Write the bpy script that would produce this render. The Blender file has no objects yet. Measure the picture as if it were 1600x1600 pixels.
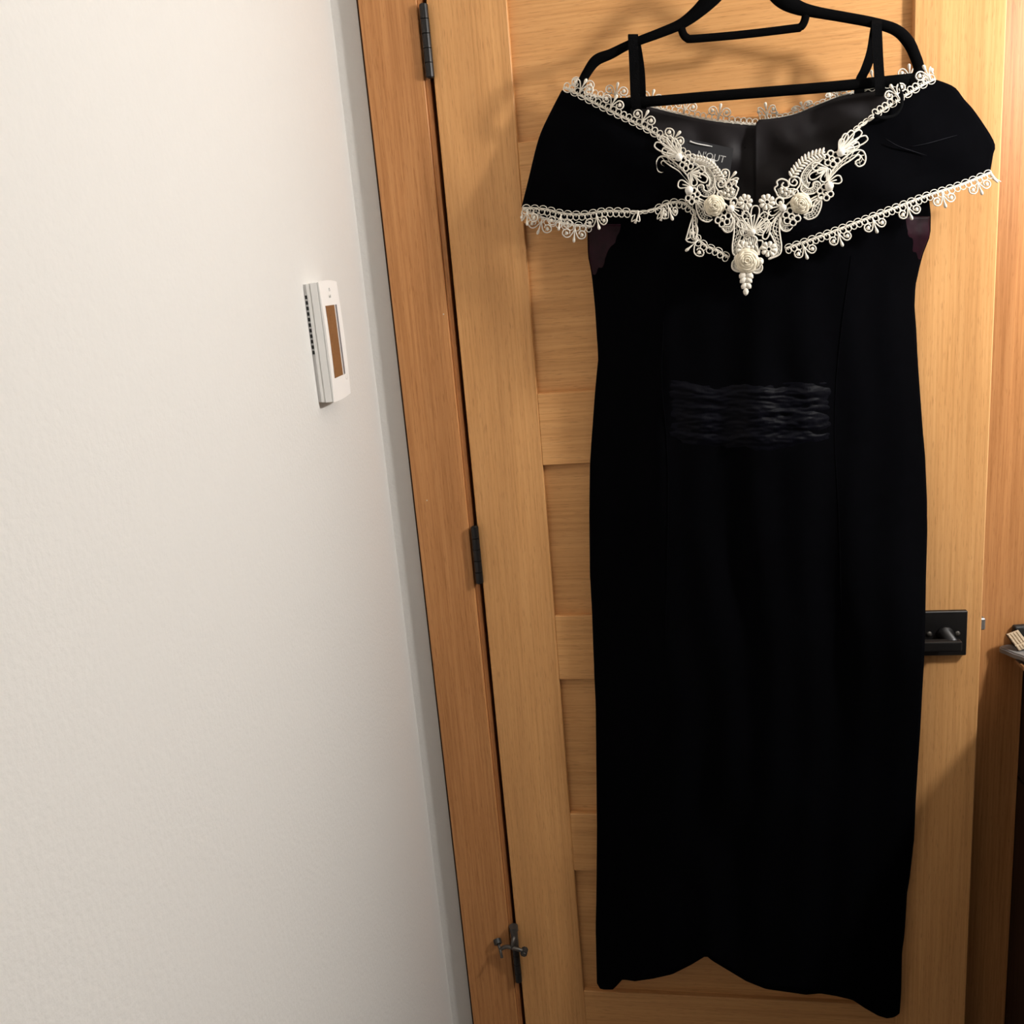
import bpy, bmesh, math, random
from mathutils import Vector, Matrix, noise
random.seed(7)
S = bpy.context.scene
C = S.collection

# ---------------------------------------------------------------- camera
CAM = Vector((0.31782, -1.47463, 1.49309))
YAW, PITCH, ROLL, FPX = 0.08025, -0.2459, -0.08707, 1453.685

def cam_axes():
    cy, sy = math.cos(YAW), math.sin(YAW); cp, sp = math.cos(PITCH), math.sin(PITCH)
    cr, sr = math.cos(ROLL), math.sin(ROLL)
    right = Vector((cy, sy, 0)); f0 = Vector((-sy, cy, 0)); u0 = Vector((0, 0, 1))
    f = cp*f0 + sp*u0; up = -sp*f0 + cp*u0
    return cr*right + sr*up, -sr*right + cr*up, f
CR, CU, CF = cam_axes()
cd = bpy.data.cameras.new('camera'); cam = bpy.data.objects.new('camera', cd); C.objects.link(cam)
cam.matrix_world = Matrix(((CR.x, CU.x, -CF.x, CAM.x), (CR.y, CU.y, -CF.y, CAM.y),
                           (CR.z, CU.z, -CF.z, CAM.z), (0, 0, 0, 1)))
cd.sensor_width = 36; cd.lens = FPX/1600*36; cd.clip_start = 0.02
S.camera = cam

# ---------------------------------------------------------------- world, lights, exposure
w = bpy.data.worlds.new('world'); S.world = w; w.use_nodes = True
w.node_tree.nodes['Background'].inputs[0].default_value = (1, .9, .78, 1)
w.node_tree.nodes['Background'].inputs[1].default_value = 0.0

def lamp(name, kind, loc, power, color, size, rot=(0, 0, 0), size_y=None):
    l = bpy.data.lights.new(name, kind); l.energy = power; l.color = color
    if kind == 'AREA':
        l.size = size
        if size_y: l.shape = 'RECTANGLE'; l.size_y = size_y
    else: l.shadow_soft_size = size
    o = bpy.data.objects.new(name, l); C.objects.link(o); o.location = loc; o.rotation_euler = rot
    return o
VANITY_L = Vector((1.45, -.65, 1.89))
lamp('vanity_light', 'POINT', VANITY_L, 51, (1, .985, .965), .055)
lamp('fill_light', 'AREA', (.95, -1.9, 2.43), 0.5, (1, .97, .92), .35)  # weak overhead fill, added without any known fixture
S.view_settings.view_transform = 'Standard'; S.view_settings.look = 'None'
S.view_settings.exposure = 0.0; S.view_settings.gamma = 1; S.view_settings.use_curve_mapping = False

# ---------------------------------------------------------------- materials
def newmat(name):
    m = bpy.data.materials.new(name); m.use_nodes = True
    nt = m.node_tree; b = nt.nodes['Principled BSDF']
    return m, nt, b
def plain(name, col, rough=.5, metal=0, spec=.5, bump=None, var=0.08, sheen=0, sheen_col=None):
    m, nt, b = newmat(name)
    b.inputs['Roughness'].default_value = rough; b.inputs['Metallic'].default_value = metal
    b.inputs['Specular IOR Level'].default_value = spec
    tc = nt.nodes.new('ShaderNodeTexCoord'); nz = nt.nodes.new('ShaderNodeTexNoise')
    nz.inputs['Scale'].default_value = 60; nz.inputs['Detail'].default_value = 3
    nt.links.new(tc.outputs['Object'], nz.inputs['Vector'])
    mx = nt.nodes.new('ShaderNodeMix'); mx.data_type = 'RGBA'
    mx.inputs[6].default_value = (*[c*(1-var) for c in col], 1); mx.inputs[7].default_value = (*[min(1, c*(1+var)) for c in col], 1)
    nt.links.new(nz.outputs['Fac'], mx.inputs[0]); nt.links.new(mx.outputs[2], b.inputs['Base Color'])
    if sheen:
        b.inputs['Sheen Weight'].default_value = sheen; b.inputs['Sheen Roughness'].default_value = .35
        b.inputs['Sheen Tint'].default_value = (*(sheen_col or (1, 1, 1)), 1)
    if bump:
        n2 = nt.nodes.new('ShaderNodeTexNoise'); n2.inputs['Scale'].default_value = bump[0]; n2.inputs['Detail'].default_value = bump[3] if len(bump) > 3 else 2
        nt.links.new(tc.outputs['Object'], n2.inputs['Vector'])
        bp = nt.nodes.new('ShaderNodeBump'); bp.inputs['Strength'].default_value = bump[1]; bp.inputs['Distance'].default_value = bump[2]
        nt.links.new(n2.outputs['Fac'], bp.inputs['Height']); nt.links.new(bp.outputs['Normal'], b.inputs['Normal'])
    return m
def wood(name, dark, mid, light, vertical=True, rough=.42, seed=0.0, fig=1.0):
    m, nt, b = newmat(name)
    N, Lk = nt.nodes.new, nt.links.new
    tc = N('ShaderNodeTexCoord'); oi = N('ShaderNodeObjectInfo')
    off = N('ShaderNodeVectorMath'); off.operation = 'MULTIPLY_ADD'
    cb = N('ShaderNodeCombineXYZ')
    for i in range(3): Lk(oi.outputs['Random'], cb.inputs[i])
    Lk(cb.outputs[0], off.inputs[0]); off.inputs[1].default_value = (7.3+seed, 5.1, 9.7); Lk(tc.outputs['Object'], off.inputs[2])
    def stretched(sx, sy, sz):
        mp = N('ShaderNodeMapping'); mp.inputs['Scale'].default_value = (sx, sy, sz); Lk(off.outputs[0], mp.inputs['Vector']); return mp
    a, c = 1.6, 85.0                                            # low frequency along the grain, high across it
    fine = N('ShaderNodeTexNoise'); fine.inputs['Scale'].default_value = 3.2; fine.inputs['Detail'].default_value = 6; fine.inputs['Roughness'].default_value = .62
    Lk(stretched(*((c, c, a) if vertical else (a, c, c))).outputs[0], fine.inputs['Vector'])
    broad = N('ShaderNodeTexNoise'); broad.inputs['Scale'].default_value = 1.4; broad.inputs['Detail'].default_value = 3; broad.inputs['Distortion'].default_value = .6
    Lk(stretched(*((14, 14, .7) if vertical else (.7, 14, 14))).outputs[0], broad.inputs['Vector'])
    pore = N('ShaderNodeTexNoise'); pore.inputs['Scale'].default_value = 5; pore.inputs['Detail'].default_value = 2
    Lk(stretched(*((150, 150, 9) if vertical else (9, 150, 150))).outputs[0], pore.inputs['Vector'])
    r1 = N('ShaderNodeValToRGB'); r1.color_ramp.elements[0].position = .30; r1.color_ramp.elements[1].position = .68
    r1.color_ramp.elements[0].color = (*dark, 1); r1.color_ramp.elements[1].color = (*light, 1)
    e = r1.color_ramp.elements.new(.48); e.color = (*mid, 1)
    Lk(fine.outputs['Fac'], r1.inputs[0])
    r2 = N('ShaderNodeValToRGB'); r2.color_ramp.elements[0].position = .3; r2.color_ramp.elements[1].position = .7
    k = 1-.16*fig; r2.color_ramp.elements[0].color = (k, k*.97, k*.94, 1); r2.color_ramp.elements[1].color = (1.0, 1.0, 1.0, 1)
    Lk(broad.outputs['Fac'], r2.inputs[0])
    r3 = N('ShaderNodeValToRGB'); r3.color_ramp.elements[0].position = .30; r3.color_ramp.elements[1].position = .42
    r3.color_ramp.elements[0].color = (.80, .76, .72, 1); r3.color_ramp.elements[1].color = (1, 1, 1, 1)
    Lk(pore.outputs['Fac'], r3.inputs[0])
    m1 = N('ShaderNodeMix'); m1.data_type = 'RGBA'; m1.blend_type = 'MULTIPLY'; m1.inputs[0].default_value = 1
    Lk(r1.outputs[0], m1.inputs[6]); Lk(r2.outputs[0], m1.inputs[7])
    m2 = N('ShaderNodeMix'); m2.data_type = 'RGBA'; m2.blend_type = 'MULTIPLY'; m2.inputs[0].default_value = 1
    Lk(m1.outputs[2], m2.inputs[6]); Lk(r3.outputs[0], m2.inputs[7]); Lk(m2.outputs[2], b.inputs['Base Color'])
    b.inputs['Roughness'].default_value = rough; b.inputs['Specular IOR Level'].default_value = .3
    bp = N('ShaderNodeBump'); bp.inputs['Strength'].default_value = .12; bp.inputs['Distance'].default_value = .001
    Lk(fine.outputs['Fac'], bp.inputs['Height']); Lk(bp.outputs['Normal'], b.inputs['Normal'])
    return m
FIR = ((.62, .305, .105), (.725, .373, .140), (.78, .421, .168))
M = {}
M['fir_v'] = wood('fir vertical grain', *FIR, True)
M['fir_h'] = wood('fir horizontal grain', *FIR, False)
M['casing'] = wood('red fir casing', (.46, .197, .067), (.565, .255, .091), (.65, .315, .120), True, seed=3, fig=1.3)
M['vanity'] = wood('dark stained vanity wood', (.035, .016, .008), (.05, .024, .012), (.065, .032, .016), True, rough=.75)
M['vanity'].node_tree.nodes['Principled BSDF'].inputs['Specular IOR Level'].default_value = .05
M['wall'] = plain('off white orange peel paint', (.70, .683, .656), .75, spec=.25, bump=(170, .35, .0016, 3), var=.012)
M['wall_dim'] = plain('dimmed unseen wall paint', (.30, .28, .255), .75, spec=.25, bump=(170, .35, .0016, 3), var=.012)  # tone invented for unseen walls, darker to cut bounce light
M['ceiling'] = plain('ceiling paint', (.82, .80, .76), .8, spec=.2, var=.02)
M['floor'] = plain('grey floor tile', (.16, .14, .125), .5, var=.1)
M['black_metal'] = plain('black oil rubbed metal', (.012, .011, .011), .38, metal=.35, spec=.5, var=.2)
M['bronze'] = plain('weathered bronze', (.10, .09, .08), .42, metal=.6, var=.2)
M['rubber'] = plain('dark rubber bumper', (.02, .02, .02), .5, var=.2)
M['chrome'] = plain('bright chrome', (.8, .8, .82), .12, metal=1, var=.02)
M['latch'] = plain('brushed nickel latch', (.32, .31, .30), .35, metal=.8, var=.1)
M['white_plastic'] = plain('white plastic', (.93, .92, .90), .38, var=.01)
M['grey_plastic'] = plain('light grey plastic', (.70, .69, .68), .45, var=.02)
M['dark_slot'] = plain('dark vent opening', (.02, .02, .02), .7, var=.2)
M['lcd'] = plain('unlit brown lcd glass', (.21, .10, .042), .16, var=.05)
M['lcd_edge'] = plain('lcd bezel grey', (.10, .12, .15), .3, var=.1)
M['print'] = plain('pale grey print', (.55, .54, .52), .6, var=.03)
M['hanger'] = plain('black flocked velvet', (.0022, .0022, .0024), .95, spec=.03, var=.3, bump=(900, .4, .0004))
M['velvet'] = plain('black velvet', (.0012, .0012, .0018), .9, spec=.02, var=.35, sheen=.006, sheen_col=(.7, .75, 1), bump=(35, .35, .003, 3))
M['maroon'] = plain('maroon velvet nap', (.014, .0014, .0055), .45, spec=.12, var=.95, sheen=.05, sheen_col=(1, .2, .5), bump=(40, .4, .003))
M['ruched'] = plain('crushed black velvet', (.002, .002, .004), .5, spec=.055, var=.4, sheen=.006, sheen_col=(.6, .65, 1), bump=(70, .5, .003, 4))
M['lining'] = plain('charcoal satin lining', (.0125, .0100, .0108), .55, spec=.16, var=.15, bump=(30, .3, .002))
M['ribbon'] = plain('black grosgrain ribbon', (.0022, .0022, .0026), .8, spec=.04, var=.3, bump=(700, .6, .0006))
M['lace'] = plain('ivory lace thread', (.80, .745, .645), .6, spec=.3, var=.06, bump=(900, .5, .0003))
M['net'] = plain('fine ivory netting', (.62, .58, .50), .7, spec=.2, var=.08)
M['cream'] = plain('cream satin rose', (.76, .68, .53), .5, spec=.35, var=.07)
M['pearl'] = plain('pearl bead', (.86, .82, .74), .18, spec=.6, var=.02)
M['tag'] = plain('black woven label', (.016, .016, .019), .6, var=.1)
M['white_tag'] = plain('white care tag', (.78, .77, .75), .6, var=.03)
M['counter'] = plain('grey stone counter', (.21, .20, .195), .35, var=.25, bump=None)
M['beige'] = plain('beige ridged plastic', (.62, .49, .34), .55, var=.05)
M['box_black'] = plain('glossy black plastic', (.010, .009, .008), .6, var=.2)

# ---------------------------------------------------------------- mesh helpers
def tag(o, label=None, cat=None, group=None, kind=None):
    if label: o['label'] = label
    if cat: o['category'] = cat
    if group: o['group'] = group
    if kind: o['kind'] = kind
    return o
def obj(name, bm, mat, parent=None, smooth=False):
    me = bpy.data.meshes.new(name); bm.to_mesh(me); bm.free()
    me.materials.append(M[mat])
    if smooth:
        for p in me.polygons: p.use_smooth = True
    o = bpy.data.objects.new(name, me); C.objects.link(o)
    if parent: o.parent = parent
    return o
def empty(name, loc=(0, 0, 0), rz=0, parent=None):
    o = bpy.data.objects.new(name, None); o.empty_display_size = .05; C.objects.link(o)
    o.location = loc; o.rotation_euler = (0, 0, rz)
    if parent: o.parent = parent
    return o
def box(bm, x0, x1, y0, y1, z0, z1, bevel=0, seg=1):
    r = bmesh.ops.create_cube(bm, size=1)
    for v in r['verts']:
        v.co = Vector(((x0+x1)/2+v.co.x*(x1-x0), (y0+y1)/2+v.co.y*(y1-y0), (z0+z1)/2+v.co.z*(z1-z0)))
    if bevel:
        es = list({e for v in r['verts'] for e in v.link_edges})
        bmesh.ops.bevel(bm, geom=es, offset=bevel, segments=seg, affect='EDGES', profile=.5)
    return bm
def boxo(name, d, mat, parent=None, bevel=0, seg=1):
    bm = bmesh.new(); box(bm, *d, bevel=bevel, seg=seg); return obj(name, bm, mat, parent)
def tube(bm, pts, rad, k=6, closed=False, flat=None, cap=True):
    """sweep a ring along 3D points; rad number or list; flat=(normal axis Vector, factor) squashes the section"""
    pts = [Vector(p) for p in pts]; n = len(pts)
    if n < 2: return
    rads = rad if isinstance(rad, (list, tuple)) else [rad]*n
    rings = []; prev = None
    for i, p in enumerate(pts):
        a = pts[i-1] if (i or closed) else p; b = pts[(i+1) % n] if (i < n-1 or closed) else p
        t = (b-a)
        t = t.normalized() if t.length > 1e-9 else Vector((1, 0, 0))
        ref = Vector((0, 1, 0))
        if abs(t.dot(ref)) > .95: ref = Vector((0, 0, 1))
        s = t.cross(ref).normalized(); q = s.cross(t).normalized()
        fl = flat if flat else 1.0
        rings.append([bm.verts.new(p + s*math.cos(2*math.pi*j/k)*rads[i] + q*math.sin(2*math.pi*j/k)*rads[i]*fl) for j in range(k)])
    m = n if closed else n-1
    for i in range(m):
        A, B = rings[i], rings[(i+1) % n]
        for j in range(k): bm.faces.new((A[j], A[(j+1) % k], B[(j+1) % k], B[j]))
    if cap and not closed:
        bm.faces.new(list(reversed(rings[0]))); bm.faces.new(rings[-1])
def spline(pts, per=8, closed=False):
    """Catmull-Rom through tuples of any dimension"""
    n = len(pts); out = []
    rng = range(n) if closed else range(n-1)
    g = (lambda i: pts[i % n]) if closed else (lambda i: pts[max(0, min(n-1, i))])
    for i in rng:
        p0, p1, p2, p3 = g(i-1), g(i), g(i+1), g(i+2)
        for s in range(per):
            t = s/per
            out.append(tuple(.5*((2*b)+(-a+c)*t+(2*a-5*b+4*c-d)*t*t+(-a+3*b-3*c+d)*t**3) for a, b, c, d in zip(p0, p1, p2, p3)))
    if not closed: out.append(tuple(pts[-1]))
    return out
def resample(pts, n):
    """n points at equal arc length"""
    L = [0]
    for a, b in zip(pts, pts[1:]): L.append(L[-1]+math.dist(a, b))
    out = []; j = 0
    for i in range(n):
        s = L[-1]*i/(n-1)
        while j < len(L)-2 and L[j+1] < s: j += 1
        d = L[j+1]-L[j]; t = (s-L[j])/d if d else 0
        out.append(tuple(a+(b-a)*t for a, b in zip(pts[j], pts[j+1])))
    return out
def interp(tab, y):
    if y <= tab[0][0]: return tab[0][1]
    for (a, va), (b, vb) in zip(tab, tab[1:]):
        if y <= b: return va+(vb-va)*(y-a)/(b-a)
    return tab[-1][1]
def sphere(bm, c, r, u=10, v=7, sc=(1, 1, 1)):
    res = bmesh.ops.create_uvsphere(bm, u_segments=u, v_segments=v, radius=r)
    for q in res['verts']: q.co = Vector(c)+Vector((q.co.x*sc[0], q.co.y*sc[1], q.co.z*sc[2]))
def cyl(bm, a, b, r, k=14): tube(bm, [a, b], r, k)

# ---------------------------------------------------------------- door frame of reference
TH = 0.10193; HX, HY = 0.14132, -0.012; DW = 0.77659; ST = 0.1155
DN = Vector((-math.sin(TH), -math.cos(TH), 0)); DU = Vector((math.cos(TH), -math.sin(TH), 0)); H0 = Vector((HX, HY, 0))
def D(px, py, n=0.0):
    """photo position on the plane n metres in front of the door -> door coordinates (along, -n, up)"""
    d = CF + CR*((px-800)/FPX) + CU*((800-py)/FPX)
    t = ((H0+DN*n-CAM).dot(DN))/d.dot(DN); p = CAM+d*t
    return Vector(((p-H0).dot(DU), -n, p.z))

# ================================================================ SETTING
def struct(name, d, mat, bevel=0):
    return tag(boxo(name, d, mat, bevel=bevel), kind='structure')
RX = 1.56; YB = -3.6; CZ = 2.46
# left wall with a softly rounded inside corner
bm = bmesh.new(); rad = .0004
prof = [(-.1, YB), (0, YB), (0, -rad)] + [(rad-rad*math.cos(a), -rad+rad*math.sin(a)) for a in [math.pi/2*i/6 for i in range(1, 7)]] + [(.0045, .0), (.0045, .1), (-.1, .1)]
lo = [bm.verts.new((x, y, 0)) for x, y in prof]; hi = [bm.verts.new((x, y, CZ)) for x, y in prof]
for i in range(len(prof)):
    j = (i+1) % len(prof); bm.faces.new((lo[i], lo[j], hi[j], hi[i]))
bm.faces.new(hi); bm.faces.new(list(reversed(lo)))
bmesh.ops.recalc_face_normals(bm, faces=bm.faces)
tag(obj('wall_left', bm, 'wall'), kind='structure')
JL, JR, HT = .1354, .9230, 2.066
bm = bmesh.new()
box(bm, .0045, JL-.018, 0, .1, 0, CZ); box(bm, JR+.018, RX, 0, .1, 0, CZ); box(bm, JL-.018, JR+.018, 0, .1, HT+.018, CZ)
tag(obj('wall_back', bm, 'wall'), kind='structure')
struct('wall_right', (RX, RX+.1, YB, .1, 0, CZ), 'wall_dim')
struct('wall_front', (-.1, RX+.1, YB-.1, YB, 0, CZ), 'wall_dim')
struct('ceiling', (-.1, RX+.1, YB-.1, .1, CZ, CZ+.1), 'ceiling')
struct('floor', (-.1, RX+.1, YB-.1, .1, -.1, 0), 'floor')
# casings and jambs
CO0, CO1 = .0432, .1275
struct('trim_1', (CO0, CO1, -.015, 0, 0, HT+.09), 'casing', .0012)
struct('trim_2', (.9275, 1.0150, -.018, 0, 0, HT+.09), 'casing', .0015)
struct('trim_3', (CO1+.0002, .9273, -.018, 0, HT+.006, HT+.09), 'casing', .0015)
struct('trim_4', (CO1+.0002, JL, -.0065, .12, 0, HT), 'casing', .0006)
struct('trim_5', (JR, JR+.018, .0002, .12, 0, HT), 'casing', .001)
struct('trim_6', (JL-.018, JR+.018, .0002, .12, HT, HT+.018), 'casing', .001)
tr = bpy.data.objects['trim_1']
boxo('gap_shade', (CO0-.0046, CO0-.0001, -.0016, -.0001, 0, HT+.09), 'vanity', tr)  # dark strip painted in for the shaded gap beside the casing
for (px, py) in ((667, 782), (693, 491), (664, 1180)):          # filled nail holes
    d = CF + CR*((px-800)/FPX) + CU*((800-py)/FPX); t = (-.0152-CAM.y)/d.y; p = CAM+d*t
    if CO0 < p.x < CO1:
        bm = bmesh.new(); sphere(bm, p, .0013, 8, 5, (1, .35, 1)); obj('nail_filler', bm, 'beige', tr)

# ---------------------------------------------------------------- door
DT = .035; RAIL = .114; PANEL = .25505; Z0 = .20706
door = tag(empty('door_1', (HX, HY, 0), -TH), kind='structure')
ztop = Z0+5*PANEL+5*RAIL
def piece(name, d, mat, bevel=.0012): return boxo(name, d, mat, door, bevel)
piece('stile', (0, ST, 0, DT, .010, ztop), 'fir_v'); piece('stile', (DW-ST, DW, 0, DT, .010, ztop), 'fir_v', .0018)
piece('rail', (ST, DW-ST, .0002, DT-.0002, .010, Z0), 'fir_h')
for i in range(5):
    zb = Z0+i*(PANEL+RAIL)
    piece('rail', (ST, DW-ST, .0002, DT-.0002, zb+PANEL, zb+PANEL+RAIL), 'fir_h')
    piece('panel', (ST-.004, DW-ST+.004, .0105, DT-.0105, zb-.004, zb+PANEL+.004), 'fir_h', 0)
# hinges: leaf edges and a five-knuckle barrel
def hinge(zc, h=.0965):
    b = bmesh.new(); box(b, -.0026, -.0004, -.002, .03, zc-h/2, zc+h/2); o = obj('hinge', b, 'black_metal', door)
    k = h/5
    for i in range(5):
        b = bmesh.new(); z = zc-h/2+i*k
        cyl(b, (-.0032, -.0075, z+.0005), (-.0032, -.0075, z+k-.0005), .0064, 18)
        box(b, -.0050, -.0012, -.0065, -.001, z+.0005, z+k-.0005)
        obj('knuckle', b, 'black_metal', o)
    for s in (-1, 1):
        b = bmesh.new(); sphere(b, (-.0032, -.0075, zc+s*(h/2)), .0052, 12, 6, (1, 1, .35)); obj('pin_tip', b, 'black_metal', o, True)
    return o
hinge(1.832); hinge(1.058); hinge(.277)
# hinge pin door stop on the lowest hinge
hs = empty('hinge_pin_stop', (-.0032, -.0075, .331), 0, door)
b = bmesh.new(); tube(b, [(0, 0, -.022), (0, 0, .016)], .0066, 12); tube(b, [(0, 0, .008), (0, 0, .017)], .0082, 12); obj('collar', b, 'bronze', hs)
b = bmesh.new(); tube(b, [(0, -.004, -.002), (-.002, -.010, -.010), (-.004, -.013, -.019)], [.0042, .0038, .0036], 8)
tube(b, spline([(-.004, -.013, -.019), (.008, -.013, -.022), (.016, -.011, -.027)], 5), .0036, 8)
tube(b, spline([(-.004, -.013, -.019), (-.014, -.012, -.018), (-.025, -.010, -.025)], 5), .0036, 8); obj('arm', b, 'bronze', hs, True)
b = bmesh.new(); tube(b, [(.0175, -.016, -.029), (.0180, -.004, -.0285)], [.0064, .0064], 8); obj('bumper', b, 'rubber', hs)
b = bmesh.new(); tube(b, [(.0178, -.0175, -.029), (.0178, -.016, -.029)], [.0034, .0040], 10); obj('bumper_screw', b, 'bronze', hs)
b = bmesh.new(); tube(b, [(-.022, -.022, -.034), (-.027, -.010, -.025), (-.032, -.003, -.016)], .0028, 8); obj('adjusting_screw', b, 'bronze', hs, True)
b = bmesh.new(); tube(b, [(-.0305, -.0065, -.018), (-.0335, .000, -.013)], .0070, 12); obj('bumper', b, 'rubber', hs)
# lever handle
hz = .9055
hd = empty('lever_handle', (0, 0, 0), 0, door)
b = bmesh.new(); box(b, .681, .7535, -.0085, 0, hz-.0365, hz+.0365, .0012); obj('rosette', b, 'black_metal', hd)
for u in (.6985, .7395):
    b = bmesh.new(); tube(b, [(u, -.0085, hz), (u, -.0100, hz)], [.0044, .0036], 14); obj('screw', b, 'bronze', hd, True)
nk = (.7215, hz-.001)
b = bmesh.new(); tube(b, [(nk[0], -.0085, nk[1]), (nk[0], -.013, nk[1]), (nk[0], -.014, nk[1]), (nk[0], -.050, nk[1])], [.013, .013, .0098, .0098], 20); obj('neck', b, 'black_metal', hd, True)
b = bmesh.new(); box(b, nk[0]-.112, nk[0]+.0115, -.057, -.043, nk[1]-.0085, nk[1]+.0075, .002, 2); obj('lever', b, 'black_metal', hd)
b = bmesh.new(); box(b, DW-.002, DW+.009, .011, .024, .9025, .9215, .0015); obj('latch_bolt', b, 'latch', door)

# ================================================================ THERMOSTAT on the left wall
TY0, TY1, TZ0, TZ1 = -.345, -.2545, 1.3632, 1.5072
th = tag(empty('thermostat', (0, (TY0+TY1)/2, TZ0)), 'white wall thermostat with brown blank display screen', 'thermostat')
oy, oz = (TY0+TY1)/2, TZ0
def tb(name, d, mat, parent=th, bevel=0, seg=1):
    x0, x1, y0, y1, z0, z1 = d
    return boxo(name, (x0, x1, y0-oy, y1-oy, z0-oz, z1-oz), mat, parent, bevel, seg)
tb('back_plate', (0, .0035, TY0+.002, TY1-.002, TZ0+.001, TZ1-.001), 'grey_plastic')
bp = tb('body', (.0035, .0085, TY0+.0004, TY1-.0004, TZ0+.0005, TZ1-.0005), 'white_plastic', th, .001)
for i in range(11):                                              # vent slots along the edge that faces the room
    z = TZ1-.014-i*.0066
    tb('vent_slot', (.0006, .0032, TY0+.0012, TY0+.006, z-.0042, z), 'dark_slot', th)
tb('body', (.0089, .0180, TY0, TY1, TZ0, TZ1), 'white_plastic', th, .0006)
# face plate: gently bowed front with a bevelled rim
bm = bmesh.new(); NY, NZ = 10, 14; fr = []
for i in range(NY+1):
    row = []
    for j in range(NZ+1):
        a, b_ = i/NY, j/NZ
        y = TY0+(TY1-TY0)*a
        bulge = 4*b_*(1-b_)
        x = .0196+.0014*bulge
        zz = TZ0+(TZ1-TZ0)*b_ + (.0022*(4*a*(1-a)) if j == NZ else (-.0016*(4*a*(1-a)) if j == 0 else 0))
        row.append(bm.verts.new((x, y-oy, zz-oz)))
    fr.append(row)
bk = [[bm.verts.new((.0183, v.co.y, v.co.z)) for v in row] for row in fr]
for i in range(NY):
    for j in range(NZ):
        bm.faces.new((fr[i][j], fr[i+1][j], fr[i+1][j+1], fr[i][j+1]))
for i in range(NY):
    for j in (0, NZ): bm.faces.new((fr[i][j], fr[i+1][j], bk[i+1][j], bk[i][j]))
for j in range(NZ):
    for i in (0, NY): bm.faces.new((fr[i][j], fr[i][j+1], bk[i][j+1], bk[i][j]))
bmesh.ops.recalc_face_normals(bm, faces=bm.faces)
face = obj('face_plate', bm, 'white_plastic', th)
sc = tb('display', (.0188, .0214, -.3310, -.2895, 1.3910, 1.4790), 'lcd', th, .0002)
tb('display_edge', (.0190, .02145, -.2895, -.2845, 1.3910, 1.4790), 'grey_plastic', sc)
tb('display_edge', (.0190, .02148, -.2845, -.2775, 1.3910, 1.4790), 'lcd_edge', sc)
def text_mesh(name, s, size, mat, parent, mtx, extrude=.0001):
    cu = bpy.data.curves.new(name, 'FONT'); cu.body = s; cu.size = size; cu.extrude = extrude; cu.align_x = 'CENTER'
    t = bpy.data.objects.new(name, cu); C.objects.link(t); bpy.context.view_layer.update()
    me = bpy.data.meshes.new_from_object(t.evaluated_get(bpy.context.evaluated_depsgraph_get()))
    C.objects.unlink(t); bpy.data.objects.remove(t)
    me.materials.clear(); me.materials.append(M[mat]); me.transform(mtx)
    o = bpy.data.objects.new(name, me); C.objects.link(o); o.parent = parent
    return o
# face lettering: reads along +y with up +z, facing +x
FX = Matrix(((0, 0, 1, 0), (1, 0, 0, 0), (0, 1, 0, 0), (0, 0, 0, 1)))
text_mesh('lettering', 'hold', .0055, 'print', face, Matrix.Translation((.0204, -.302-oy, 1.4880-oz)) @ FX)
b = bmesh.new(); N_ = 9
bt = []
for i in range(N_): a = 2*math.pi*i/N_; bt.append((.0203, -.268-oy+.0048*math.cos(a), 1.3865-oz+.0036*math.sin(a)))
tube(b, bt, .00025, 4, True); obj('emblem', b, 'print', face)
b = bmesh.new(); tube(b, spline([(.0203, -.302-oy, 1.4965-oz), (.0202, -.3-oy, 1.5-oz), (.0202, -.297-oy, 1.4965-oz)], 4, True), .0003, 4, True); obj('emblem', b, 'print', face)

# ================================================================ VANITY at the right, its front facing left
VX = 1.0155; VY0, VY1 = -1.25, -.0008
van = tag(empty('vanity_cabinet', (1.29, -.64, 0)), 'dark stained vanity cabinet standing right of the door casing', 'cabinet')
vo = Vector((1.29, -.64, 0))
def vb(name, d, mat, parent=van, bevel=0):
    return boxo(name, (d[0]-vo.x, d[1]-vo.x, d[2]-vo.y, d[3]-vo.y, d[4], d[5]), mat, parent, bevel)
vb('body', (VX+.02, RX-.002, VY0, VY1, .09, .8395), 'vanity')
vb('toe_kick', (VX+.08, RX-.002, VY0+.01, VY1-.01, 0, .09), 'vanity')
for k in range(2):
    y0 = VY0+k*(VY1-VY0)/2+.003; y1 = VY0+(k+1)*(VY1-VY0)/2-(.003 if k == 0 else 0)
    vb('door', (VX, VX+.0198, y0, y1, .10, .60), 'vanity', van, .002)
    dr = vb('drawer', (VX, VX+.0198, y0, y1, .606, .8385), 'vanity', van, .002)
    yc = y1-.068
    b = bmesh.new(); p = Vector((VX, yc, .8335))-vo
    box(b, p.x-.030, p.x, p.y-.02, p.y+.02, p.z-.005, p.z+.004, .0015); obj('pull', b, 'chrome', dr)
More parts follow.
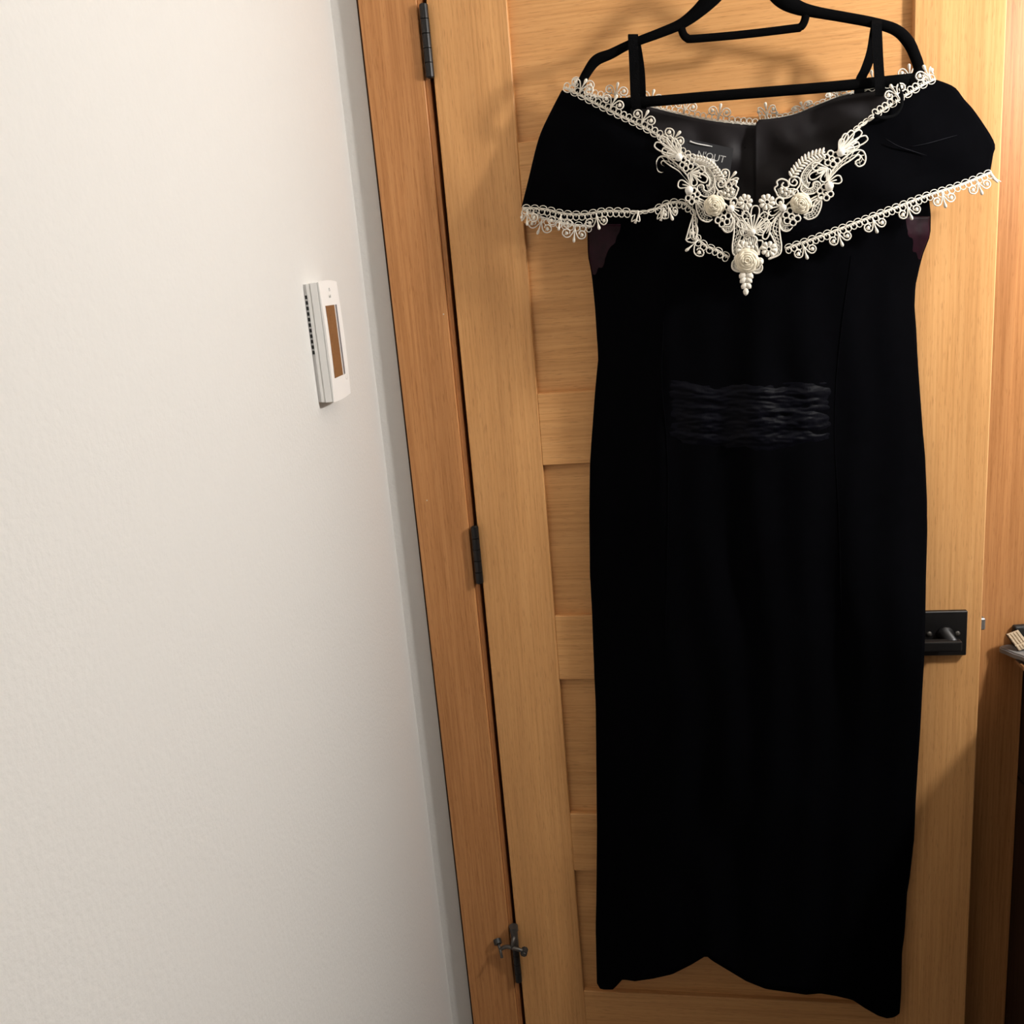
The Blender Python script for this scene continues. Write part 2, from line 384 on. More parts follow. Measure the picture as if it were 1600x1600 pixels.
# counter top; its unseen front edge is bowed out to raise the door shadow
cp = [(RX-.002, -.0195), (.986, -.0195), (.974, -.0235), (.9698, -.031), (.9745, -.041), (.9805, -.056), (.9885, -.071), (.987, -.10), (.966, -.15), (.943, -.20), (.925, -.30), (.920, -.65), (.930, VY0-.02), (RX-.002, VY0-.02)]
bm = bmesh.new(); zc0, zc1 = .8415, .8500
front = spline(cp[1:-1], 5); pf = [cp[0]]+front+[cp[-1]]
lo = [bm.verts.new((x, y, zc0)) for x, y in pf]; hi = [bm.verts.new((x, y, zc1)) for x, y in pf]
for i in range(len(pf)):
    j = (i+1) % len(pf); bm.faces.new((lo[i], lo[j], hi[j], hi[i]))
ft = bm.faces.new(hi); bm.faces.new(list(reversed(lo))); bmesh.ops.recalc_face_normals(bm, faces=bm.faces)
bmesh.ops.bevel(bm, geom=[e for e in bm.edges if all(v.co.z > zc1-1e-5 for v in e.verts)], offset=.002, segments=2, affect='EDGES')
ct = obj('countertop', bm, 'counter'); tag(ct, 'grey stone countertop with rounded bowed edge above the dark vanity', 'countertop')
ct.location = (0, 0, 0)
ZT = zc1
# black box and beige ridged rest on the counter
b = bmesh.new(); box(b, 0, .07, -.0135, 0, 0, .035, .004, 3)
o = obj('storage_box', b, 'box_black'); o.location = (.9905, -.0200, ZT); tag(o, 'glossy black rounded box on the grey countertop', 'box')
RB = Vector((.9904, -.0495, ZT+.0012))
rest = tag(empty('ridged_stand', RB), 'tilted beige ridged soap stand on the grey countertop', 'soap stand')
UP = Vector((-.0164, .0083, .0256)); RT = Vector((.019, -.0010, .0035)); RT = RT-UP*(RT.dot(UP)/UP.dot(UP))*.45; NR = RT.cross(UP).normalized()
def slope(name, d, mat, parent):
    """d in fractions across and up, metres along the face normal"""
    bb = bmesh.new(); box(bb, *d)
    for v in bb.verts: v.co = RT*v.co.x + UP*v.co.y + NR*v.co.z
    bmesh.ops.recalc_face_normals(bb, faces=bb.faces); return obj(name, bb, mat, parent)
slope('plate', (0, 1, 0, 1, 0, .0022), 'beige', rest)
for i in range(4): slope('ridge', (.04+i*.25, .19+i*.25, .36, .97, .0022, .0036), 'beige', rest)
for i in range(4): slope('ridge', (.04+i*.25, .19+i*.25, .05, .27, .0022, .0036), 'beige', rest)
slope('backing', (-.02, 1, .0, .97, -.0040, -.0001), 'box_black', rest)

# ================================================================ OVER-DOOR HOOK, HANGER
def door_world(v): return H0 + DU*v[0] - DN*v[1] + Vector((0, 0, v[2]))   # v = (along, -n, up)
def rooted(name, base):
    return empty(name, door_world(base), -TH), Vector(base)
HC = D(1168, -40, .055); hu = HC.x
hk, ho = rooted('over_door_hook', (hu, -.02, 1.90))
b = bmesh.new()
for d in ((hu-.015, hu+.015, -.0015, -.0002, 1.885, ztop+.0015), (hu-.015, hu+.015, -.0015, DT+.0015, ztop+.0003, ztop+.0018), (hu-.015, hu+.015, DT+.0002, DT+.0015, ztop-.04, ztop+.0015)):
    box(b, d[0]-ho.x, d[1]-ho.x, d[2]-ho.y, d[3]-ho.y, d[4]-ho.z, d[5]-ho.z)
obj('strap', b, 'black_metal', hk)
b = bmesh.new(); tube(b, [Vector(p)-ho for p in spline([(hu, -.001, 1.925), (hu, -.018, 1.905), (hu, -.04, 1.897), (hu, -.058, 1.905), (hu, -.064, 1.925)], 6)], .004, 8); obj('peg', b, 'black_metal', hk, True)
tag(hk, 'black metal over-door hook at the top of the wooden door', 'hook')

NH = .055
hg, go = rooted('clothes_hanger', D(1180, 150, NH))
def hp(px, py, n=NH): return D(px, py, n)-go
def hbar(name, pts, rad, per=8, flat=.62, closed=False):
    b = bmesh.new(); q = spline([(*p, r) for p, r in zip(pts, rad)], per, closed)
    tube(b, [hp(a, c_) for a, c_, r in q], [r*.00092 for a, c_, r in q], 12, closed, flat); return obj(name, b, 'hanger', hg, True)
hbar('arm', [(1168, -46), (1140, -30), (1112, -3), (1088, 20), (1063, 38), (1030, 52), (985, 69), (955, 84), (932, 94), (918, 112), (908, 132), (905, 147), (912, 160), (930, 163)],
     [11, 11.5, 12, 9.5, 7.5, 6.8, 6.3, 7.2, 8, 7, 6.8, 6.8, 6.8, 6.8])
hbar('arm', [(1168, -46), (1196, -28), (1222, -2), (1247, 12), (1275, 19), (1320, 27), (1362, 35), (1398, 46), (1418, 64), (1430, 88), (1436, 108), (1432, 120), (1420, 125)],
     [11, 11.5, 12, 9.5, 7.5, 7, 7, 7.5, 8, 7.5, 7.5, 8, 7.5])
hbar('bar', [(925, 163), (1010, 159), (1100, 151.5), (1200, 143.5), (1300, 135.5), (1425, 123)], [7.4]*6, 4)
hbar('trouser_bar', [(1064, 40), (1067, 52), (1073, 59), (1085, 60.5), (1160, 54), (1240, 44.5), (1251, 42), (1257, 33), (1260, 18)], [5.6]*9, 6)
b = bmesh.new()
hookpts = [(hu, -NH, HC.z-.01), (hu, -NH, HC.z+.02), (hu-.008, -NH, 1.885), (hu-.024, -NH, 1.907), (hu-.014, -NH, 1.932), (hu+.004, -NH, 1.938), (hu+.021, -NH, 1.922), (hu+.024, -NH, 1.908)]
tube(b, [Vector(p)-go for p in spline(hookpts, 6)], .0021, 8); obj('hook', b, 'chrome', hg, True)
tag(hg, 'black velvet flocked clothes hanger holding the black gown', 'hanger')

# ================================================================ GOWN
DB = D(1170, 1560, .05); DB = Vector((DB.x, -.045, DB.z))
gown, gb = rooted('evening_gown', DB)
tag(gown, 'long black velvet off-shoulder gown with ivory lace trim on hanger', 'dress')
def G(px, py, n): return D(px, py, n)-gb
XC = 1180
def fnoise(x, y, s, seed=0): return noise.noise(Vector((x*s, y*s, seed)))
def NF(x, y):      # distance of the collar front from the door
    t = min(1, abs(x-XC)/378)
    return .046+.072*(1-t**2.2)
def NK(x, y):      # the collar back
    t = min(1, abs(x-XC)/378)
    return .014+.030*t**3
def grid(bm, F, nu, nv):
    V = [[bm.verts.new(F(i/nu, j/nv)) for j in range(nv+1)] for i in range(nu+1)]
    for i in range(nu):
        for j in range(nv): bm.faces.new((V[i][j], V[i+1][j], V[i+1][j+1], V[i][j+1]))
    return V
def thicken(o, t):
    m = o.modifiers.new('cloth thickness', 'SOLIDIFY'); m.thickness = t; m.offset = 0; return o

# ---- body: a closed tube of cloth, front bulging, back flat
LS = [(300, 928), (345, 920), (365, 918), (400, 919), (430, 925), (480, 930), (560, 935), (590, 932), (612, 930), (680, 925), (725, 922), (800, 921), (900, 922), (950, 925), (1060, 929), (1100, 931), (1200, 932), (1300, 933), (1400, 932), (1450, 931), (1600, 934)]
RS = [(300, 1450), (334, 1454), (367, 1453.5), (399, 1441), (420, 1436), (446, 1430), (480, 1428.5), (510, 1431), (570, 1434), (619, 1437.5), (660, 1440.5), (712, 1445), (780, 1448), (832, 1448.5), (900, 1446.5), (950, 1445.6), (1022, 1444), (1075, 1441), (1142, 1437.5), (1187, 1434.5), (1247, 1430.7), (1311, 1428), (1375, 1420.6), (1394, 1417), (1461, 1413), (1487, 1409), (1544, 1408), (1577, 1406), (1600, 1404)]
HEM = [(933, 1536), (936, 1544), (944, 1546), (958, 1546), (964, 1540), (973, 1530), (992, 1533), (1020, 1529), (1050, 1522), (1080, 1507), (1103, 1493), (1112, 1501), (1135, 1515), (1165, 1533), (1195, 1545), (1230, 1550), (1258, 1554), (1280, 1552), (1305, 1556), (1330, 1562), (1350, 1575), (1372, 1587), (1386, 1591), (1398, 1589), (1405, 1583)]
def lever_bump(x, y): return .052*math.exp(-((x-1425)/75)**2-((y-1005)/150)**2)   # cloth pushed out by the door lever behind it
def nbody(x, y, v):
    f = .018+.062*(1-abs(v)**2.4)+lever_bump(x, y)
    k = min(1, max(0, (y-380)/400))
    f += (1-abs(v)**4)*(.006*math.sin(v*9+fnoise(x, y, .004)*2.5)+.004*math.sin(v*21+1.3+fnoise(x, y, .003, 4)*3))*(.35+.65*k)
    f += (1-abs(v)**4)*.004*fnoise(x, y*.5, .02, 9)
    return f
def body_front(a, b_):
    v = 2*a-1; xh = 933+a*(1405-933); yh = interp(HEM, xh)
    yt = 345-55*min(1, max(0, (abs(925+a*525-1172)-55)/60)); y = yt+(yh-yt)*b_
    xl, xr = interp(LS, y), interp(RS, y)
    x = xl+(xr-xl)*a
    return G(x, y, nbody(x, y, v))
def body_back(a, b_):
    v = 2*a-1; xh = 933+a*(1405-933); yh = interp(HEM, xh)-6*(1-abs(v)**6)
    yt = 345-55*min(1, max(0, (abs(925+a*525-1172)-55)/60)); y = yt+(yh-yt)*b_
    xl, xr = interp(LS, y), interp(RS, y)
    x = xl+(xr-xl)*a
    return G(x, y, .018-.010*(1-abs(v)**4)+lever_bump(x, y)*1.02)
bm = bmesh.new(); grid(bm, body_front, 96, 110); grid(bm, body_back, 96, 60)
bmesh.ops.remove_doubles(bm, verts=bm.verts, dist=.0004)
body = thicken(obj('gown_body', bm, 'velvet', gown, True), .0012)
# seams of the princess panels
def seam(pts):
    b = bmesh.new(); q = spline(pts, 8)
    def n_(x, y): xl, xr = interp(LS, y), interp(RS, y); return nbody(x, y, 2*(x-xl)/(xr-xl)-1)+.0008
    tube(b, [G(x, y, n_(x, y)) for x, y in q], .0009, 5); obj('seam', b, 'velvet', body, True)
seam([(1042, 430), (1036, 520), (1034, 600), (1042, 690), (1044, 800), (1040, 1000)]); seam([(1330, 400), (1316, 500), (1306, 600), (1304, 690), (1310, 800), (1316, 1000)])
# gathered waist band between the seams: stacked horizontal pleats
def waist(a, b_):
    x = 1036+a*(1308-1036)-(1-b_)*0
    ytop = 588+6*math.sin(a*3.1); ybot = 684+26*math.sin(math.pi*a)**.7
    y = ytop+(ybot-ytop)*b_
    xl, xr = interp(LS, y), interp(RS, y); v = 2*(x-xl)/(xr-xl)-1
    ed = min(1, 6*min(a, 1-a), 5*min(b_, 1-b_))
    ph = b_*46+2.6*fnoise(x, y, .012, 3)+1.5*fnoise(x, y, .03, 5)
    r = .0010*math.sin(ph)*(.25+1.3*max(0, fnoise(x, y*2.5, .022, 8)+.15))+.0035*fnoise(x*.7, y*2.2, .03, 11)+.0022*fnoise(x*.8, y*2.5, .08, 17)
    return G(x, y, nbody(x, y, v)+.0042*ed-.0010+r*ed)
bm = bmesh.new(); grid(bm, waist, 110, 84)
thicken(obj('gathered_waist', bm, 'ruched', gown, True), .0006)['label'] = 'gathered crushed velvet waist panel'
# maroon-looking nap at the sides below the collar
def side(x0a, x1a, top, bot, right):
    def F(a, b_):
        y = top+(bot-top)*b_
        xl, xr = interp(LS, y), interp(RS, y)
        wd = (58 if not right else 46)*(1-.45*b_)
        x = xl+1.5+a*wd if not right else xr-1.5-a*wd
        v = 2*(x-xl)/(xr-xl)-1
        return G(x, y, nbody(x, y, v)+.0034*(1-1.15*a**1.6-.95*b_**2.2)+.0003*math.sin(a*11-b_*5+2*fnoise(x, y, .05))*min(1, 4*a))
    bm = bmesh.new(); grid(bm, F, 18, 18)
    o = thicken(obj('side_panel', bm, 'maroon', gown, True), .0006); o['label'] = 'maroon velvet side panel'
side(0, 0, 350, 432, False); side(0, 0, 338, 408, True)

# ---- collar: two front wings, one back band, lining
TL = spline([(878, 141), (910, 155), (940, 171), (975, 187), (1010, 205), (1040, 224), (1070, 246), (1100, 270), (1130, 297), (1152, 322), (1168, 345)], 6)
BL = spline([(815, 324), (850, 327), (885, 335), (915, 336), (950, 330), (985, 331), (1005, 332), (1030, 325), (1052, 318), (1072, 319), (1086, 332), (1089, 356), (1095, 378), (1115, 390), (1138, 402), (1166, 420)], 6)
EL = spline([(878, 141), (862, 172), (847, 203), (838, 230), (826, 280), (815, 324)], 6)
TR = spline([(1460, 124), (1430, 142), (1400, 160), (1370, 182), (1335, 210), (1300, 238), (1265, 262), (1235, 288), (1205, 318), (1185, 335), (1168, 345)], 6)
BR = spline([(1547, 268), (1500, 288), (1450, 303), (1400, 323), (1345, 343), (1290, 364), (1240, 384), (1205, 402), (1166, 420)], 6)
ER = spline([(1460, 124), (1478, 130), (1493, 138), (1506, 155), (1524, 176), (1553, 222), (1551, 243), (1547, 268)], 6)
NU, NV = 60, 26
def wing(T, B, Ed, seed):
    T = resample(T, NU+1); B = resample(B, NU+1); Ed = resample(Ed, NV+1)
    def F(a, b_):
        i, j = round(a*NU), round(b_*NV)
        t, b2, e = T[i], B[i], Ed[j]
        base = (t[0]+(b2[0]-t[0])*b_, t[1]+(b2[1]-t[1])*b_)
        e0 = (T[0][0]+(B[0][0]-T[0][0])*b_, T[0][1]+(B[0][1]-T[0][1])*b_)
        k = (1-a)**2
        x, y = base[0]+(e[0]-e0[0])*k, base[1]+(e[1]-e0[1])*k
        ins = min(1, 6*a, 5*b_, 5*(1-b_))
        n = NF(x, y)+.008*math.sin(math.pi*b_)*(1-.4*a)+ins*(.005*fnoise(x, y, .014, seed)+.0025*math.sin(x*.03-y*.045+seed))
        return G(x, y, n)
    bm = bmesh.new(); grid(bm, F, NU, NV)
    return thicken(obj('collar_wing', bm, 'velvet', gown, True), .0012)
wl = wing(TL, BL, EL, 1.0); wr = wing(TR, BR, ER, 5.0)
# crease marks pressed into the right wing
for pts in ([(1383, 216), (1402, 228), (1425, 236), (1448, 243)], [(1425, 229), (1450, 224), (1475, 217), (1496, 211)]):
    b = bmesh.new(); q = spline(pts, 6); tube(b, [G(x, y, NF(x, y)+.0095) for x, y in q], [.0002+.0007*math.sin(math.pi*i/(len(q)-1)) for i in range(len(q))], 5); obj('crease', b, 'ruched', wr, True)
TBK = spline([(878, 141), (905, 146), (940, 154), (980, 160), (1015, 166), (1050, 175), (1100, 186), (1150, 193), (1182, 196), (1200, 188), (1240, 178), (1285, 160), (1320, 147), (1370, 136), (1420, 128), (1460, 124)], 6)
BBK = spline([(815, 324), (850, 339), (885, 348), (925, 354), (1040, 362), (1180, 366), (1330, 352), (1450, 306), (1547, 268)], 8)
tb_, bb_ = resample(TBK, 81), resample(BBK, 81)
def backband(a, b_):
    i = round(a*80); t, b2 = tb_[i], bb_[i]
    x, y = t[0]+(b2[0]-t[0])*b_, t[1]+(b2[1]-t[1])*b_
    return G(x, y, NK(x, y))
bm = bmesh.new(); grid(bm, backband, 80, 16); thicken(obj('collar_back', bm, 'velvet', gown, True), .0012)
# satin lining seen inside the neckline, two halves meeting at the back opening
def lining(top, x0, x1, seed, lift):
    top = resample(spline(top, 8), 41)
    def F(a, b_):
        t = top[round(a*40)]; x = t[0]+(b_*(x1-x0)*.0); y = t[1]+(372-t[1])*b_
        wv = .0045*math.sin(x*.06+y*.035*(1 if seed < 3 else -1)+seed+2*fnoise(x, y, .02, seed))+.004*fnoise(x, y, .03, seed)
        return G(x, y, NK(x, y)+.0035+lift+wv*min(1, b_*5)*min(1, 8*a, 8*(1-a))+.006*b_)
    bm = bmesh.new(); grid(bm, F, 40, 30); return thicken(obj('lining', bm, 'lining', gown, True), .0006)
lining([(985, 161), (1015, 167), (1050, 176), (1100, 187), (1150, 194), (1190, 197)], 985, 1190, 1, 0)
lining([(1180, 196), (1186, 187), (1200, 186), (1240, 179), (1285, 161), (1320, 149), (1390, 140)], 1180, 1390, 4, .007)
# woven label, stitch thread, care tag
def quad_sheet(name, px, n, mat, parent, t=.0005):
    bm = bmesh.new()
    vs = [bm.verts.new(G(x, y, n_)) for (x, y), n_ in zip(px, n)]; bm.faces.new(vs)
    return thicken(obj(name, bm, mat, parent), t)
nl = .034
lab = quad_sheet('neck_label', [(1062, 214), (1146, 232), (1140, 275), (1058, 258)], [nl]*4, 'tag', gown); lab['label'] = 'black neck label with pale lettering'
b = bmesh.new(); q = spline([(1077.5, 221), (1090, 225), (1113, 229)], 5); tube(b, [G(x, y, nl+.001) for x, y in q], [.0013, .0013]+[.001]*(len(q)-4)+[.0006, .0004], 5); obj('stitch_thread', b, 'white_tag', gown, True)
e0, e1 = G(1085, 247, nl+.0012), G(1128, 256, nl+.0012)
xa = (e1-e0).normalized(); na = Vector((0, -1, 0)); ya = na.cross(xa)
mt = Matrix(((xa.x, ya.x, na.x, 0), (xa.y, ya.y, na.y, 0), (xa.z, ya.z, na.z, 0), (0, 0, 0, 1)))
text_mesh('lettering', "N'OUT", .0128, 'print', lab, Matrix.Translation(G(1110, 250, nl+.0006)) @ mt)
ctg = quad_sheet('care_tag', [(1085, 243), (1117, 249), (1118, 262), (1085, 262)], [.085, .085, .085, .085], 'white_tag', gown)

# ---- straps looped over the hanger arms
def strap(pts, wpx, name='strap'):
    """pts: (px, py, n) centre line; flat ribbon of wpx pixels"""
    q = spline(pts, 6); bm = bmesh.new(); prev = None
    for x, y, n in q:
        a, c_ = bm.verts.new(G(x-wpx/2, y, n)), bm.verts.new(G(x+wpx/2, y, n))
        if prev: bm.faces.new((prev[0], prev[1], c_, a))
        prev = (a, c_)
    return thicken(obj(name, bm, 'ribbon', gown), .0012)
strap([(996, 172, .066), (993, 158, .068), (991, 110, .066), (989, 66, .0645), (988.5, 57, .061), (989, 54, .055), (990, 57, .047), (994, 70, .046), (1000, 110, .042), (1002, 152, .036), (1003, 170, .024)], 15)
strap([(1375, 150, .070), (1375, 138, .0685), (1372, 90, .0665), (1370, 44, .0645), (1370, 35, .061), (1370, 31.5, .055), (1370, 34, .047), (1367, 50, .046), (1362, 80, .044), (1353, 107, .040), (1345, 124, .034), (1342, 150, .024)], 16)
# wisp of black tulle caught on the lace
b = bmesh.new(); tube(b, [G(x, y, NF(x, y)+.012) for x, y in spline([(1366, 180), (1380, 184), (1398, 180), (1408, 166), (1409, 148), (1404, 128)], 7)], [.0022]*30+[.0010]*6, 6, False, .4); obj('tulle_wisp', b, 'ribbon', gown, True)

# ---- ivory lace edging: scallops, rings, and fleur motifs as sub-parts
PX = .00098
def px_tube(bm, pts, r, nf, lift, k=5, closed=False): tube(bm, [G(x, y, nf(x, y)+lift) for x, y in pts], r, k, closed)
def circ(cx, cy, rx, ry, n=10, ph=0): return [(cx+rx*math.cos(ph+2*math.pi*i/n), cy+ry*math.sin(ph+2*math.pi*i/n)) for i in range(n)]
def edging(path, side, nf, lift, first=26, pitch=55, ring=8.9, squash=None, motif=True, skip=()):
    """side +1: motifs to the right of travel (image coords)"""
    pts = spline(path, 10); L = [0]
    for a, b_ in zip(pts, pts[1:]): L.append(L[-1]+math.dist(a, b_))
    total = L[-1]
    def at(s, t):
        s = max(0, min(total-1e-3, s)); j = 0
        lo_, hi_ = 0, len(L)-2
        while lo_ < hi_:
            mid = (lo_+hi_+1)//2
            if L[mid] <= s: lo_ = mid
            else: hi_ = mid-1
        j = lo_; d = L[j+1]-L[j] or 1; f = (s-L[j])/d
        a, b_ = pts[max(0, j-2)], pts[min(len(pts)-1, j+3)]
        tx, ty = b_[0]-a[0], b_[1]-a[1]; m = math.hypot(tx, ty) or 1
        x = pts[j][0]+(pts[j+1][0]-pts[j][0])*f; y = pts[j][1]+(pts[j+1][1]-pts[j][1])*f
        sq = squash(x, y) if squash else 1
        return (x-ty/m*side*t*sq, y+tx/m*side*t*sq)
    bm = bmesh.new()
    n = max(2, int(total/3))
    for t0, r in ((0, .0008), (2.1, .0006)): px_tube(bm, [at(total*i/n, t0) for i in range(n+1)], r, nf, lift, 5)
    k = int(total/ring)
    for i in range(k):                                           # outer rings
        s = (i+.5)*total/k
        px_tube(bm, [at(s+4.3*math.cos(2*math.pi*q/10), 5.4+4.6*math.sin(2*math.pi*q/10)) for q in range(10)], .00068, nf, lift+.0004, 5, True)
        px_tube(bm, [at(s, 1), at(s, 4.6)], .0006, nf, lift, 4)
    k2 = int(total/12.5)
    for i in range(k2):                                          # flat scallops on the cloth side
        s = (i+.5)*total/k2
        px_tube(bm, [at(s+6*math.cos(math.pi*q/7), -4.6*math.sin(math.pi*q/7)) for q in range(8)], .0006, nf, lift+.0004, 5)
    o = obj('lace_edging', bm, 'lace', gown, True)
    s = first
    while motif and s < total-8:
        if any(a <= s <= b_ for a, b_ in skip): s += pitch; continue
        bm = bmesh.new()
        px_tube(bm, [at(s, 2), at(s, 12), at(s+.5, 20)], .0008, nf, lift+.0012, 5)
        drop = [at(s+.3, 14), at(s+.5, 20), at(s+.6, 24), at(s+.7, 27), at(s+.7, 28.5)]
        tube(bm, [G(x, y, nf(x, y)+lift+.0012) for x, y in drop], [.0007, .0012, .0021, .0020, .0008], 7)
        for sg in (-1, 1):
            cur = spline([(0, 6), (sg*2.5, 13), (sg*7, 20.5), (sg*12.5, 21.5), (sg*17, 17.5), (sg*16.5, 12), (sg*12, 9), (sg*7.5, 11), (sg*7.2, 15)], 5)
            px_tube(bm, [at(s+a, t) for a, t in cur], .00092, nf, lift+.0008, 5)
            c0 = at(s+sg*11.6, 15.6); sphere(bm, G(*c0, nf(*c0)+lift+.0008), .0026, 7, 5, (1, .5, 1))
            for a0 in (0, 2.1, 4.2):
                px_tube(bm, [c0, at(s+sg*11.6+5*math.cos(a0), 15.6+5*math.sin(a0))], .0004, nf, lift, 4)
        obj('fleur_motif', bm, 'lace', o, True); s += pitch
    return o
edging([(880, 137), (905, 149), (935, 165), (965, 180), (1000, 197), (1030, 214), (1052, 232), (1080, 250), (1110, 272), (1140, 296)], -1, NF, .004, 26, 54, skip=((215, 275),))
edging([(816, 324), (850, 326), (882, 333), (912, 334), (946, 329), (985, 330)], 1, NF, .004, 8, 54)
edging([(985, 330), (1000, 331), (1022, 327), (1038, 319), (1054, 315), (1070, 317), (1082, 326)], 1, NF, .005, 60, 54, squash=lambda x, y: .35 if x < 1022 else 1)
edging([(1082, 326), (1087, 340), (1088, 356), (1091, 372), (1105, 384), (1122, 391), (1140, 402)], 1, NF, .005, 50, 60, squash=lambda x, y: .5 if y < 368 else 1)
for cen in ((1036, 337), (996, 341)):                            # bunched drops where the edging twists
    b = bmesh.new()
    for sg in (-1, 1): px_tube(b, spline([(cen[0], cen[1]-12), (cen[0]+sg*5-2, cen[1]-2), (cen[0]+sg*6-3, cen[1]+5), (cen[0]-3, cen[1]+2)], 5), .0009, NF, .005)
    px_tube(b, [(cen[0]+2, cen[1]-12), (cen[0]-1, cen[1]), (cen[0]-4, cen[1]+8)], [.0008, .001, .0020], NF, .006)
    obj('lace_twist', b, 'lace', gown, True)
b = bmesh.new()
for pts in ([(1084, 334), (1078, 352), (1074, 366), (1072, 373)], [(1083, 340), (1082, 360), (1085, 374), (1090, 362), (1088, 350)]): px_tube(b, spline(pts, 5), .0010, NF, .006)
obj('lace_twist', b, 'lace', gown, True)
edging([(1462, 124), (1445, 132), (1420, 147), (1395, 163), (1366, 182)], 1, NF, .004, 8, 56)
edging([(1366, 182), (1350, 193), (1335, 205)], 1, NF, .005, 99, 56, squash=lambda x, y: .45)
edging([(1549, 268), (1500, 288), (1450, 304), (1400, 323), (1345, 344), (1290, 365), (1226, 388)], -1, NF, .004, 26, 58)
b = bmesh.new(); px_tube(b, [(1547, 270), (1553, 279), (1559, 285)], [.0016, .0022, .0012], NF, .004); px_tube(b, [(1548, 272), (1558, 281), (1564, 284)], .0007, NF, .004); obj('lace_end', b, 'lace', gown, True)
edging([(880, 138), (905, 144), (940, 153), (985, 160), (1020, 168), (1060, 178), (1110, 188), (1184, 196)], -1, NK, .001, 28, 55)
edging([(1188, 190), (1215, 185), (1245, 178), (1288, 160), (1330, 145), (1395, 132), (1455, 124)], -1, NK, .001, 12, 58, squash=lambda x, y: 1 if (x < 1215 or x > 1360) else .55)
edging([(817, 326), (850, 340), (887, 349), (925, 353)], 1, NK, .001, 34, 52)

# ---- beaded lace applique at the neckline: scrollwork base, with flowers, roses, pearls and leaves as sub-parts
AP = obj('lace_applique', bmesh.new(), 'lace', gown); AP['label'] = 'ivory beaded lace applique with roses and pearls'
def nap(x, y): return NF(x, y)+.0085
def Rt(p): return (1160+.15*p[0], 180+.15*p[1])                  # right half drawn on a 1600-unit sheet
def Lt(p):
    x, y = Rt(p); d = x-1181; return (1180-d*.90, y+.07*max(0, d-25))
base = bmesh.new(); netm = bmesh.new()
TR_ = .0011
def stroke(pts, T=Rt, r=TR_, per=6, closed=False, lift=0.0, raw=False, bm=None):
    q = spline(pts, per, closed) if len(pts) > 2 else pts
    q = q if raw else [T(p) for p in q]
    rr = r if not isinstance(r, (list, tuple)) else [r[min(len(r)-1, int(i*len(r)/len(q)))] for i in range(len(q))]
    tube(bm or base, [G(x, y, nap(x, y)+lift) for x, y in q], rr, 5, closed)
def band(A, B, T=Rt, rungs=12, lift=0.0, r=TR_, long=2):
    """openwork ribbon between two borders: rims, rungs and long threads"""
    stroke(A, T, r, lift=lift); stroke(B, T, r, lift=lift)
    a, b_ = resample(spline(A, 8), rungs+1), resample(spline(B, 8), rungs+1)
    for p, q in zip(a, b_): stroke([p, q], T, .00055, lift=lift-.0003, bm=netm)
    for k in range(1, long+1):
        f = k/(long+1); stroke([(p[0]+(q[0]-p[0])*f, p[1]+(q[1]-p[1])*f) for p, q in zip(a, b_)], T, .00055, 2, lift=lift-.0003, bm=netm)
def child(name, bm, mat): return obj(name, bm, mat, AP, True)
def pearl(p, r, T=Rt):
    x, y = T(p); b = bmesh.new(); sphere(b, G(x, y, nap(x, y)+.0025), r*.15*PX, 14, 9); child('pearl', b, 'pearl')
def teardrop(p0, p1, wd, T=Rt, fill=True):
    dx, dy = p1[0]-p0[0], p1[1]-p0[1]; m = math.hypot(dx, dy); ux, uy = dx/m, dy/m
    f = lambda s, t: (p0[0]+ux*s*m-uy*t*wd, p0[1]+uy*s*m+ux*t*wd)
    b = bmesh.new()
    q = spline([f(0, 0), f(.35, .28), (f(.72, .5)), f(.95, .36), f(1.0, 0), f(.95, -.36), f(.72, -.5), f(.35, -.28)], 4, True)
    tube(b, [G(*T(p), nap(*T(p))+.0006) for p in q], .00098, 5, True)
    if fill:
        q = [f(.1, 0), f(.45, 0), f(.66, 0)]; tube(b, [G(*T(p), nap(*T(p))+.0004) for p in q], [.0006, .0009, .0007], 5)
    child('loop_petal', b, 'lace')
def ring(p, r, T=Rt, dot=True, tr=.0012):
    b = bmesh.new(); tube(b, [G(*T(q), nap(*T(q))+.0005) for q in circ(p[0], p[1], r, r, 12)], tr, 6, True)
    if dot: x, y = T((p[0]+r*.25, p[1]+r*.3)); sphere(b, G(x, y, nap(x, y)), r*.4*.15*PX, 7, 5)
    child('ring', b, 'lace')
def open_flower(p, R_, T=Rt, n=6):
    b = bmesh.new()
    for i in range(n):
        a = 2*math.pi*i/n+.3; c = (p[0]+R_*.62*math.cos(a), p[1]+R_*.62*math.sin(a))
        tube(b, [G(*T(q), nap(*T(q))+.0012) for q in circ(c[0], c[1], R_*.34, R_*.34, 9)], .00105, 5, True)
    tube(b, [G(*T(q), nap(*T(q))+.0016) for q in circ(p[0], p[1], R_*.32, R_*.32, 9)], .00105, 5, True)
    x, y = T((p[0]+R_*.08, p[1]+R_*.1)); sphere(b, G(x, y, nap(x, y)+.0012), .0017, 7, 5)
    child('open_flower', b, 'lace')
